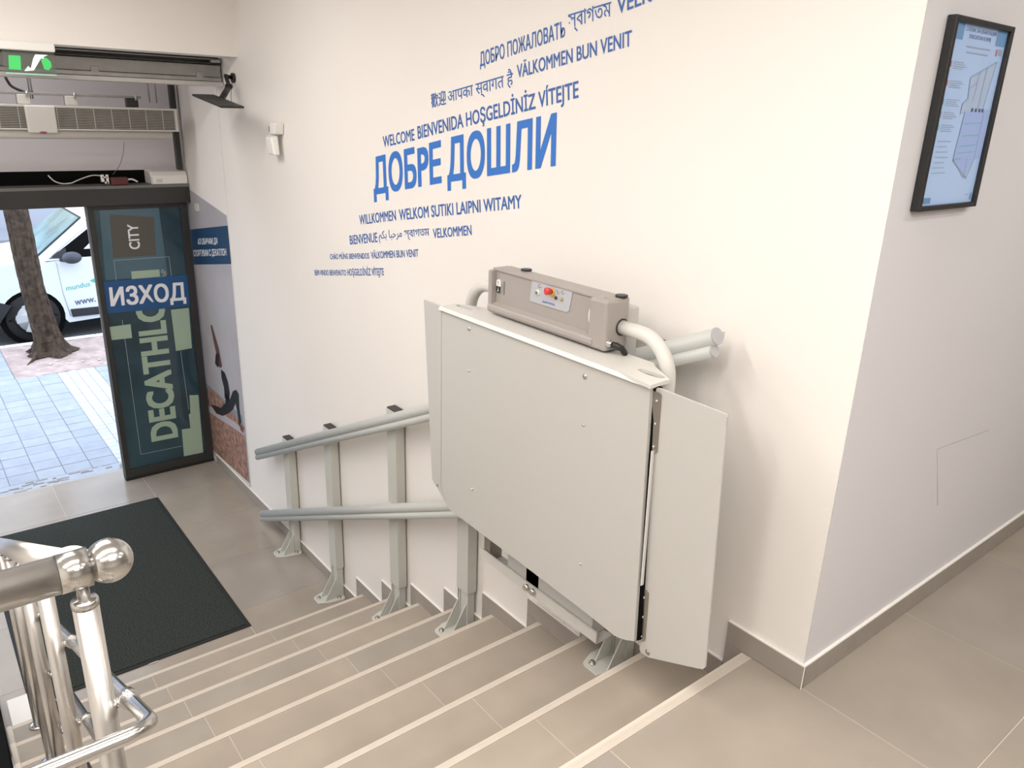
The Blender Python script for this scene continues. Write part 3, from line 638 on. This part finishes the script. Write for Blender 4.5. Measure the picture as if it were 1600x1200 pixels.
for k in range(0, 14):
    y = y1a-.10-.105*k
    B().box((AX-.0015, AX+.001), (y, y+.0035), (zb_, zt_-.01)).build('grille_rib', GRW, ac)
c0, c1 = on(41, 185, 0, AX+.01)[1], on(88, 185, 0, AX+.01)[1]
B().box((AX-.02, AX+.016), (c0, c1), (zb_-.022, zt_-.004), .008, 3).build('control_cover', OFFWHITE, ac)
bc = on(68, 207, 0, AX+.018); B().prism([bc+V((0, .021*math.cos(t), .0065*math.sin(t))) for t in [2*PI*k/20 for k in range(20)]], (-.003, 0, 0)).build('badge', mat('badge_blue', (.04, .03, .16), .4), ac)
B().prism([bc+V((.0006, .017*math.cos(t), .0035*math.sin(t))) for t in [2*PI*k/20 for k in range(20)]], (-.002, 0, 0)).build('badge', mat('badge_red', (.4, .05, .08), .4), ac)
# hanging frame of the air curtain
hf_ = empty('ceiling_hanger', (-5.0, -.9, 1.5), 'grey threaded rods and steel channel hanging above the air curtain', 'bracket')
zc = 1.535
B().box((-5.02, -4.98), (-2.2, -.33), (zc-.008, zc+.008), .002).build('steel_channel', SHUT, hf_)
for px in (47, 51, 233, 244):
    y = on(px, 150, 0, -5.0)[1]; B().cyl((-5.0, y, zc-.03), (-5.0, y, 1.999), .0045, n=10).build('threaded_rod', SHUT, hf_)
for px in (36, 110, 205):
    y = on(px, 155, 0, -5.0)[1]; B().box((-5.03, -4.97), (y-.035, y+.035), (zt_+.002, zc-.006), .004).build('mounting_foot', BLACK if px == 205 else OFFWHITE, hf_)
    B().cyl((-4.965, y+.02, zc-.02), (-4.965, y+.02, zc+.014), .007, n=8).build('nut', ALU, hf_)
cable('ceiling_cable', smooth([hx(5, 113, -5.0), hx(12, 127, -5.0), hx(20, 136, -5.0), hx(40, 144, -5.0), hx(52, 144, -5.0)]), .008, BLACK, 'thick black cable curving down from the roller shutter to the steel channel')

# ================================================================== ROLLER SHUTTER
SX = -4.32
rs = empty('roller_shutter', (SX, -2, 1.62), 'rolled up grey metal shutter in the slot below the white beam', 'shutter')
B().box((SX-.12, SX-.0), (-3.6, -.012), (1.665, 1.735), .003).build('shutter_slat', SHUT, rs)
B().box((SX-.12, SX+.008), (-3.6, -.012), (1.640, 1.663), .002).build('shutter_slat', SHUT, rs)
B().box((SX-.12, SX+.02), (-3.6, -.008), (1.612, 1.638), .004).build('bottom_bar', mat('shutter_bar', (.46, .45, .43), .4, metal=.3), rs)
B().box((SX-.12, SX+.012), (-3.6, -.012), (1.738, 1.748), .001).build('shutter_slat', DARKF, rs)
B().box((SX-.14, SX-.03), (-3.6, -.012), (1.750, 1.80), .001).build('shutter_curtain', DARKF, rs)
B().box((SX-.02, SX+.018), (-3.6, -.012), (1.764, 1.770), .001).build('shutter_slat', SHUT, rs)
for px in (148, 311):
    y = on(px, 113, 0, SX)[1]; B().box((SX-.0, SX+.012), (y-.02, y+.02), (1.642, 1.69), .002).build('lock_tab', SHUT, rs)
B().box((SX-.02, SX+.03), (-.075, -.02), (1.748, 1.764), .003).build('limit_stop', ALU, rs)

# ================================================================== EXIT SIGN
ex = empty('exit_sign', (-3.98, -1.07, 1.64), 'emergency exit sign with green symbols on clear acrylic under the beam', 'exit sign')
EX = -4.0
e0, e1 = on(3, 90, 0, EX)[1], on(87, 90, 0, EX)[1]
B().box((EX-.035, EX+.02), (e0-.005, e1), (1.733, 1.7745), .006).build('lamp_housing', WHITE, ex)
B().box((EX-.008, EX-.003), (e0+.004, e1-.006), (1.625, 1.733), .001).build('sign_plate', ACRYL, ex)
def E_(px, py): return on(px, py, 0, EX-.002)
B().face([E_(13, 86), E_(32, 87), E_(33, 109), E_(14, 108)]).build('green_panel', GREENS, ex)
B().face([E_(64, 93), E_(72, 90), (E_(79, 96)), E_(81, 104), E_(76, 110), E_(69, 108)]).build('green_figure', GREENS, ex)
B().face([E_(55, 85), E_(75, 86), E_(68, 89), E_(69, 92), E_(64, 91), E_(53, 110), E_(38, 111), E_(44, 103), E_(48, 107), E_(52, 91)]).build('painted_reflection', mat('reflection_white', (.8, .85, .85), .4, emit=.4), ex)  # reflection on the acrylic, shaped as a glowing white polygon
B().box((EX-.008, EX+.001), (e0+.004, e1-.006), (1.619, 1.626), .001).build('plate_edge', mat('acrylic_edge', (.35, .6, .5), .2, emit=.1), ex)

# ================================================================== MONITOR ON WALL ARM
mo = empty('wall_monitor', (-4.05, -.05, 1.55), 'thin black monitor tilted flat on a black wall arm', 'monitor')
A_ = on(300, 150, 1, -.3); T_ = on(335, 151, 0, A_.x); L_ = on(345, 169, 1, -.3)
u = T_-A_; v_ = L_-A_; v_ = v_*.62 if False else v_
nn = u.cross(v_).normalized(); nn = nn if nn.z > 0 else -nn
mon = B().prism([A_, T_, T_+v_, A_+v_], nn*.012, .004, 3).build('screen', BLACK, mo)
B().prism([A_+u*.04+v_*.04-nn*.0006, A_+u*.96+v_*.04-nn*.0006, A_+u*.96+v_*.96-nn*.0006, A_+u*.04+v_*.96-nn*.0006], nn*.001).build('glass_front', mat('screen_glass', (.01, .01, .012), .12), mo)
wpt = on(366, 122, 1, -.0); k1 = on(358, 135, 1, -.07); k2 = on(346, 155, 1, -.17)
B().cyl(wpt, wpt+V((0, -.015, 0)), .028, n=20).build('wall_plate', BLACK, mo)
B().tube([wpt+V((0, -.012, 0)), wpt+V((0, -.05, .01)), k1], .012, 14).build('arm', BLACK, mo)
B().tube([k1, k2], .017, 16).build('arm', BLACK, mo)
B().cyl(k1+V((-.03, 0, .0)), k1+V((.02, 0, 0)), .016, n=14).build('arm_joint', BLACK, mo)
B().cyl(k2+V((0, 0, .012)), k2+V((0, 0, -.03)), .022, n=18).build('arm_joint', BLACK, mo)
B().tube(smooth([wpt+V((.0, -.012, -.01)), on(362, 136, 1, -.03), on(361, 150, 1, -.06), on(362, 163, 1, -.12)]), .002, 6).build('power_cable', HINGE, mo)

# ================================================================== MOTION SENSOR
ms = empty('motion_sensor', (-3.47, 0, 1.26), 'small white motion detector mounted high on the lettered wall', 'sensor')
B().box((-3.555, -3.47), (-.03, 0), (1.355, 1.415), .006).build('mount_base', OFFWHITE, ms)
B().box((-3.553, -3.540), (-.0315, -.029), (1.37, 1.40)).box((-3.515, -3.500), (-.0315, -.029), (1.37, 1.40)).build('mount_slot', HINGE, ms)
B().prism([(-3.49, -.001, 1.36), (-3.49, -.055, 1.36), (-3.475, -.06, 1.42), (-3.475, -.001, 1.42)], (.07, 0, 0), .008).build('swivel_block', WHITE, ms)
B().prism([(-3.525, -.025, 1.355), (-3.525, -.07, 1.345), (-3.50, -.065, 1.25), (-3.50, -.03, 1.25)], (.085, 0, 0), .010, 3).build('sensor_body', WHITE, ms)

# ================================================================== WALL POSTER (flat print on the wall by the door)
po = empty('wall_poster', (-4.9, 0, ZL), 'tall beach yoga poster print beside the door leaf', 'poster')
def W(px, py, o=.0015): return on(px, py, 1, -o)
def wq(name, pts, M, o=.0015): B().face([W(*p, o) for p in pts]).build(name, M, po)
SKY = mat('poster_sky', (.40, .39, .42), .6, noise=.10, nscale=2.0); SEA = mat('poster_sea', (.22, .25, .32), .6, noise=.1, nscale=6)
SAND = mat('poster_sand', (.14, .07, .055), .8, noise=.5, nscale=22, col2=(.46, .28, .22)); WET = mat('poster_foam', (.45, .40, .43), .7)
FIG = mat('poster_figure', (.008, .009, .014), .6); SKIN = mat('poster_skin', (.12, .045, .035), .6); GREYT = mat('poster_white', (.62, .60, .58), .6)
xa_, xb_ = -5.45, -4.478
zt2 = W(356, 339)[2]
B().prism([(xa_, -.0012, ZL+HB+.02), (xb_, -.0012, ZL+HB+.02), (xb_, -.0012, .80), (xa_, -.0012, .93)], (0, .0010, 0)).build('print_sky', SKY, po)
wq('print_sea', [(318, 595), (378, 650), (381, 672), (318, 620)], SEA, .0017)
wq('print_sand', [(318, 606), (333, 610), (350, 628), (382, 668), (389.5, 757), (331, 708), (322, 660)], SAND, .0019)
wq('print_foam', [(323, 632), (345, 645), (368, 660), (383, 675), (384, 682), (362, 667), (340, 653), (323, 641)], WET, .0021)
wq('print_trim', [(329, 700), (391, 756), (391, 762), (329, 706)], GREYT, .0023)
fo = .0024
for pts in ([(329, 509), (331, 507), (335, 521), (342, 545), (347, 573), (343, 575), (338, 553), (333, 530)],
            ): wq('print_arm', pts, SKIN, fo)
wq('print_hair', [(337, 553), (340, 551), (343, 556), (344, 570), (340, 574), (336, 568)], FIG, fo+.0003)
wq('print_face', [(342, 555), (345, 560), (345.5, 572), (342, 572)], SKIN, fo+.0004)
wq('print_torso', [(345, 577), (351, 582), (356, 596), (359, 614), (358, 628), (351, 622), (350, 606), (346, 590)], FIG, fo)
wq('print_legs', [(353, 612), (359, 624), (364, 611), (369, 609), (373, 616), (374, 637), (377, 660), (374, 666), (371, 645), (368, 630), (364, 640), (357, 646), (348, 650), (338, 646), (329, 632), (334, 633), (345, 637), (352, 630)], FIG, fo)
wq('print_foot', [(374, 664), (378, 664), (381, 678), (376, 672)], SKIN, fo+.0003)
wq('print_banner', [(294, 359), (355.5, 352.5), (361, 412.5), (299, 413.5)], SIGNB2, fo)
a, b, c_ = W(309, 382, .0028), W(340, 381, .0028), W(309, 373, .0028); text('lettering', 'АЗ ОБИЧАМ ДА', a, b, c_-a, VINYLW, po, .02)
a, b, c_ = W(303, 400.5, .0028), W(354, 399, .0028), W(302, 391, .0028); text('lettering', 'СПОРТУВАМ С ДЕКАТЛОН', a, b, c_-a, VINYLW, po, .02)

# ================================================================== OUTSIDE: pavement, soil, kerb, road
pv = B().box((-9.82, -5.56), (-6, 4), (ZL-.25, ZL-.006)).build('pavement', PAVEJ, kind='structure')
x0 = -8.515; nrow = 15; dx = .1868
for r_ in range(nrow):
    xa, xb = x0+r_*dx, x0+(r_+1)*dx
    for c in range(9):
        ya = -.662-.1935*(c+1); piece('paving_slab', (xa+.003, xb-.003), (ya+.003, ya+.1905), (ZL-.006, ZL-.001+random.uniform(-.001, .001)), random.choice(PAVE), pv, .001)
    for c in range(3):
        ya = -.292+.1935*c; piece('paving_slab', (xa+.003, xb-.003), (ya+.003, ya+.1905), (ZL-.006, ZL-.001+random.uniform(-.001, .001)), random.choice(PAVE), pv, .001)
    for c in range(4):
        ya = -.662+.0925*c
        for h in range(2): piece('paving_sett', (xa+h*dx/2+.002, xa+(h+1)*dx/2-.002), (ya+.002, ya+.0905), (ZL-.006, ZL-.001+random.uniform(-.001, .001)), random.choice(SETT), pv, .001)
for c in range(5):
    for r_ in range(8):
        piece('paving_slab', (-8.515-(r_+1)*dx+.003, -8.515-r_*dx-.003), (-1.055-.1935*(c+1)+.003, -1.055-.1935*c-.003), (ZL-.006, ZL-.001), random.choice(PAVE), pv, .001)
B().box((-5.71, -5.56), (-6, 3), (ZL-.006, ZL+.0), .001).build('threshold_strip', PAVE[1], pv)
rough = B()
for k in range(60):
    yy = random.uniform(-2.2, -.5); xx = random.uniform(-5.72, -5.57); l = random.uniform(.02, .09)
    rough.box((xx, xx+random.uniform(.006, .02)), (yy, yy+l), (ZL-.001, ZL+random.uniform(.001, .004)))
rough.build('mortar_crumbs', CURBS, pv, kind='stuff')
soil = bmesh.new(); g = bmesh.ops.create_grid(soil, x_segments=40, y_segments=60, size=.5)
for v in soil.verts:
    v.co = V((-9.175+v.co.x*1.31, .6+v.co.y*3.3, ZL-.006+random.uniform(0, .010)))
b = B(); b.bm.free(); b.bm = soil; sl = b.build('ground', DIRT, None, kind='structure')
lv_ = B()
for k in range(90):
    x_, y_ = random.uniform(-9.7, -8.55), random.uniform(-1.0, 1.2)
    if abs(x_+9.35) < .38 and abs(y_+.57) < .38: continue
    x_ = x_; a = random.uniform(0, PI); s_ = random.uniform(.012, .03)
    lv_.prism([(x_+s_*math.cos(a+t)*(1 if j % 2 else .5), y_+s_*math.sin(a+t)*(1 if j % 2 else .5), ZL+.011) for j, t in enumerate([i*PI/3 for i in range(6)])], (0, 0, .001))
lv_.build('fallen_leaves', mat('leaf_pale', (.6, .5, .42), .8), None, 'scattered pale fallen leaves on the soil bed', 'leaves', kind='stuff')
kb = empty('kerb', (-9.87, 0, ZL-.12), kind='structure')
for k in range(8):
    y = -4+k*1.0; B().box((-9.925, -9.825), (y+.003, y+.997), (ZL-.12, ZL+.012), .004).build('kerb_stone', CURB, kb)
B().box((-9.825, -9.815), (-4, 4), (ZL-.1, ZL+.002)).build('kerb_base', CURBS, kb)
B().box((-22, -9.925), (-14, 16), (ZL-.2, ZL-.12)).build('road', ASPH, kind='structure')
# ---- tree
tr = B()
Zd = lambda x, y: (x/8, 430+y/8); rings = []
tree_pts = [((55, 325), 42), ((62, 360), 41), ((72, 400), 42), ((52+5, 445), 42)]
cl = [on(28, 326, 0, -9.35), on(56, 447, 0, -9.35)]
prof = [(.75, -.80, .112), (.36, -.69, .118), (-.10, -.675, .118), (-.52, -.66, .119), (-.80, -.63, .124), (-1.05, -.605, .134), (-1.17, -.59, .15), (-1.27, -.585, .185), (-1.3135, -.57, .25)]
n = 36; bm = bmesh.new(); rr = []
rnd = random.Random(2); ph = [rnd.uniform(0, 6) for _ in range(8)]
fine = []
for i in range(len(prof)-1):
    for k in range(10):
        t = k/10; a, b2 = prof[i], prof[i+1]; fine.append(tuple(a[j]*(1-t)+b2[j]*t for j in range(3)))
fine.append(prof[-1])
for i, (z, y, r_) in enumerate(fine):
    ring = []
    for k in range(n*2):
        a = 2*PI*k/(n*2); fl_ = max(0, (-1.05-z)/.28)
        rad = r_*(1+.035*math.sin(9*a+3*z+ph[0])+.03*math.sin(17*a-5*z+ph[1])+rnd.uniform(-.025, .025)+fl_*(.16*math.sin(5*a+ph[2])+.08*math.sin(8*a+ph[3])))
        ring.append(bm.verts.new((-9.35+rad*math.cos(a), y+rad*math.sin(a), z)))
    rr.append(ring)
for q in range(len(rr)-1):
    for k in range(n*2): bm.faces.new((rr[q][k], rr[q][(k+1) % (n*2)], rr[q+1][(k+1) % (n*2)], rr[q+1][k]))
te = empty('street_tree', (-9.35, -.57, ZL), 'rough brown tree trunk rising from the soil bed outside the doorway', 'tree')
b = B(); b.bm.free(); b.bm = bm; b.build('trunk', BARK, te)
B().tube([(-9.28, -.72, ZL+.04), (-9.12, -.80, ZL+.012), (-8.98, -.88, ZL)], [.035, .018, .004], 10).build('root', BARK, te)
# crown above (out of frame, kept simple: a few limbs)
B().tube([(-9.35, -.80, .74), (-9.40, -1.0, 1.8), (-9.2, -1.5, 3.0)], [.12, .09, .04], 14).build('limb', BARK, te)

# ---- parked car
car = empty('parked_car', (-11.3, .6, ZL-.12), 'white car with blue lettering parked beyond the tree', 'car')
CX, CX2, RZ = -10.42, -12.15, ZL-.12
wc = [(-.585, RZ+.31), (2.15, RZ+.31)]; ar = .36
low_ = [(-1.42, RZ+.30), (-1.45, RZ+.62), (-1.36, RZ+.82), (-.95, RZ+.98), (-.44, RZ+1.045), (.5, RZ+1.03), (3.0, RZ+1.05), (3.02, RZ+.3)]
pf = list(low_)
def arc(c, r): return [(c[0]+r*math.cos(a), c[1]+r*math.sin(a)) for a in [math.radians(t) for t in range(-10, 191, 12)]]
pf += [(2.15+ar+.02, RZ+.22)]+[p for p in arc(wc[1], ar)]+[(wc[0][0]+ar+.03, RZ+.20)]+[p for p in arc(wc[0], ar)]+[(-1.3, RZ+.22)]
B().prism([(CX, y, z) for y, z in pf], (CX2-CX, 0, 0), .0).build('body', CARW, car)
# cabin (tapered)
yb0, yb1, yt0, yt1 = -.46, 2.98, .17, 2.8
zb0 = RZ+1.03; zt0 = RZ+1.52; zt1 = RZ+1.75
def cab(x0, x1, x0t, x1t): return [(x0, yb0, zb0), (x0, yb1, zb0), (x1, yb1, zb0), (x1, yb0, zb0), (x0t, yt0, zt0), (x0t, yt1, zt1), (x1t, yt1, zt1), (x1t, yt0, zt0)]
NXT = CX-.17; FXT = CX2+.17
B().hexa([(CX-.01, yb0, zb0), (CX-.01, yb1, zb0), (CX2+.01, yb1, zb0), (CX2+.01, yb0, zb0), (NXT, yt0, zt0), (NXT, yt1, zt1-.15), (FXT, yt1, zt1-.15), (FXT, yt0, zt0)], bev=.02).build('cabin', CARW, car)
B().hexa([(NXT+.01, yt0-.01, zt0-.02), (NXT+.01, yt1, zt1-.18), (FXT-.01, yt1, zt1-.18), (FXT-.01, yt0-.01, zt0-.02), (NXT-.12, yt0+.35, zt1-.05), (NXT-.12, yt1, zt1), (FXT+.12, yt1, zt1), (FXT+.12, yt0+.35, zt1-.05)], bev=.02).build('roof', CARW, car)
def lerp(a, b, t): return V(a)*(1-t)+V(b)*t
A0 = V((CX-.01, yb0, zb0)); A1 = V((CX2+.01, yb0, zb0)); A2 = V((FXT, yt0, zt0)); A3 = V((NXT, yt0, zt0))
nv = (A1-A0).cross(A3-A0).normalized(); nv = nv if nv.y < 0 else -nv
ws = [lerp(lerp(A0, A1, s), lerp(A3, A2, s), t)+nv*.022 for s, t in ((.055, .06), (.945, .06), (.955, .95), (.045, .95))]
B().prism(ws, -nv*.01).build('windshield', CARG, car)
ws2 = [lerp(lerp(A0, A1, s), lerp(A3, A2, s), t)+nv*.016 for s, t in ((.045, .0), (.955, .0), (.97, .985), (.03, .985))]
B().prism(ws2, -nv*.01).build('windshield_seal', CARD, car)
def SD(y, z, o=.004):     # point on the near side of the cabin
    t = (z-zb0)/(zt0-zb0); return V((CX-.01+(NXT-CX+.01)*t+o, y, z))
zw0 = RZ+1.02
B().face([SD(-.33, zw0+.005), SD(1.2, zw0+.005), SD(1.2, zt0+.05), SD(.36, zt0-.03), SD(.05, zw0+.26)]).build('side_window', MATTE, car)
B().face([SD(-.36, zw0-.012, .006), SD(-.10, zw0-.0, .006), SD(-.10, zw0+.14, .006), SD(-.2, zw0+.10, .006)]).build('quarter_trim', CARD, car)
B().tube([SD(.0+.32, zt0-.02, .0065), SD(.02, zw0+.27, .0065), SD(-.28, zw0+.05, .0065), (CX+.002, -.235, RZ+.98), (CX+.002, -.215, RZ+.60), (CX+.002, -.17, RZ+.28)], .004, 6).build('door_seam', ENDC, car)
B().sphere((CX+.13, -.07, RZ+1.06), .09, (.9, 1.25, .85)).build('wing_mirror', mat('mirror_grey', (.05, .055, .075), .5), car)
B().prism([(CX+.0, -.20, RZ+1.0), (CX+.08, -.16, RZ+1.0), (CX+.08, -.02, RZ+1.02), (CX, .02, RZ+1.0)], (0, 0, .05), .01).build('mirror_stem', CARD, car)
B().prism([(CX+.001, -.16, RZ+.375), (CX+.001, 1.2, RZ+.36), (CX+.001, 1.2, RZ+.26), (CX+.001, -.15, RZ+.27)], (.02, 0, 0), .006).build('side_moulding', CARD, car)
B().prism([(CX+.001, -1.43, RZ+.24), (CX+.001, -1.46, RZ+.62), (CX+.001, -1.05, RZ+.60), (CX+.001, -.80, RZ+.50), (CX+.001, -.95, RZ+.30)], (.012, 0, 0)).build('bumper', CARD, car)
for y, z in wc:
    B().prism([(CX-.03, y+(ar+.01)*math.cos(a), z+(ar+.01)*math.sin(a)) for a in [2*PI*k/32 for k in range(32)]], (-.25, 0, 0)).build('wheel_arch', MATTE, car)
    wh = B().lathe((CX-.20, y, z), (1, 0, 0), [(0, .30), (.02, .31), (.16, .31), (.19, .295), (.195, .22), (.18, .21)], 40).build('wheel', TYRE, car)
    B().lathe((CX-.019, y, z), (1, 0, 0), [(0, .205), (.012, .20), (.014, .185), (.006, .18)], 32).build('rim_edge', HUB, wh)
    B().lathe((CX-.019, y, z), (1, 0, 0), [(0, .185), (.004, .185)], 32).build('rim_back', MATTE, wh)
    for k in range(5):
        a = 2*PI*k/5+.63; ca, sa_ = math.cos(a), math.sin(a); t1, t2 = V((0, -sa_, ca)), V((0, ca, sa_)); c = V((CX-.016, y, z))
        B().prism([c+t1*.03, c+t2*.19+t1*.055, c+t2*.19-t1*.055, c-t1*.03], (.012, 0, 0), .002).build('spoke', HUB, wh)
    B().lathe((CX-.016, y, z), (1, 0, 0), [(0, .05), (.018, .045), (.02, .01)], 24).build('hub_cap', HUB, wh)
cx_ = CX+.0015
cq = lambda px, py: on(px, py, 0, cx_)
a, b, c_ = cq(104, 454.5), cq(141, 447), cq(103, 448)
text('lettering', 'mundus', a, b, c_-a, mat('teal_vinyl', (.04, .38, .38), .5), car, .003, .55)
B().face([cq(140, 438.5), cq(147, 435), cq(152, 435.5), cq(152, 442), cq(146, 441.5)]).build('emblem', mat('teal_vinyl2', (.08, .45, .40), .5), car)
a, b, c_ = cq(117.5, 477), cq(150, 471), cq(116, 469); text('lettering', 'www.', a, b, c_-a, mat('grey_vinyl', (.12, .14, .22), .5), car, .02, .55)
B().tube([V((NXT-.5, .62, zt1+.0)), V((NXT-.55, .74, zt1+.05))], .006, 8).build('aerial', CARD, car)
B().tube([lerp(A0, A1, .2)+nv*.03, lerp(lerp(A0, A1, .55), lerp(A3, A2, .55), .12)+nv*.035], .008, 8).build('wiper', CARD, car)
# ---- opposite side of the street
BL = empty('street_building', (-21, 0, RZ), 'pale building with yellow shopfront across the street', 'building')
B().box((-22, -21), (-12, 14), (RZ, 6)).build('facade', mat('facade_grey', (.42, .44, .52), .8), BL)
B().box((-21, -20.9), (-1.8, 1.2), (.9, 3.2)).build('shopfront', mat('shop_yellow', (.75, .48, .06), .6), BL)
B().box((-20.9, -20.85), (-1.7, -1.1), (1.2, 3.0)).build('shop_window', mat('shop_glass', (.3, .5, .52), .3), BL)
B().box((-20.9, -20.85), (-.6, .2), (1.1, 3.0)).build('shop_window', mat('shop_glass2', (.65, .5, .25), .3), BL)
B().box((-20.2, -18.5), (-14, 14), (RZ, RZ+.14)).build('pavement_far', PAVEJ, kind='structure')
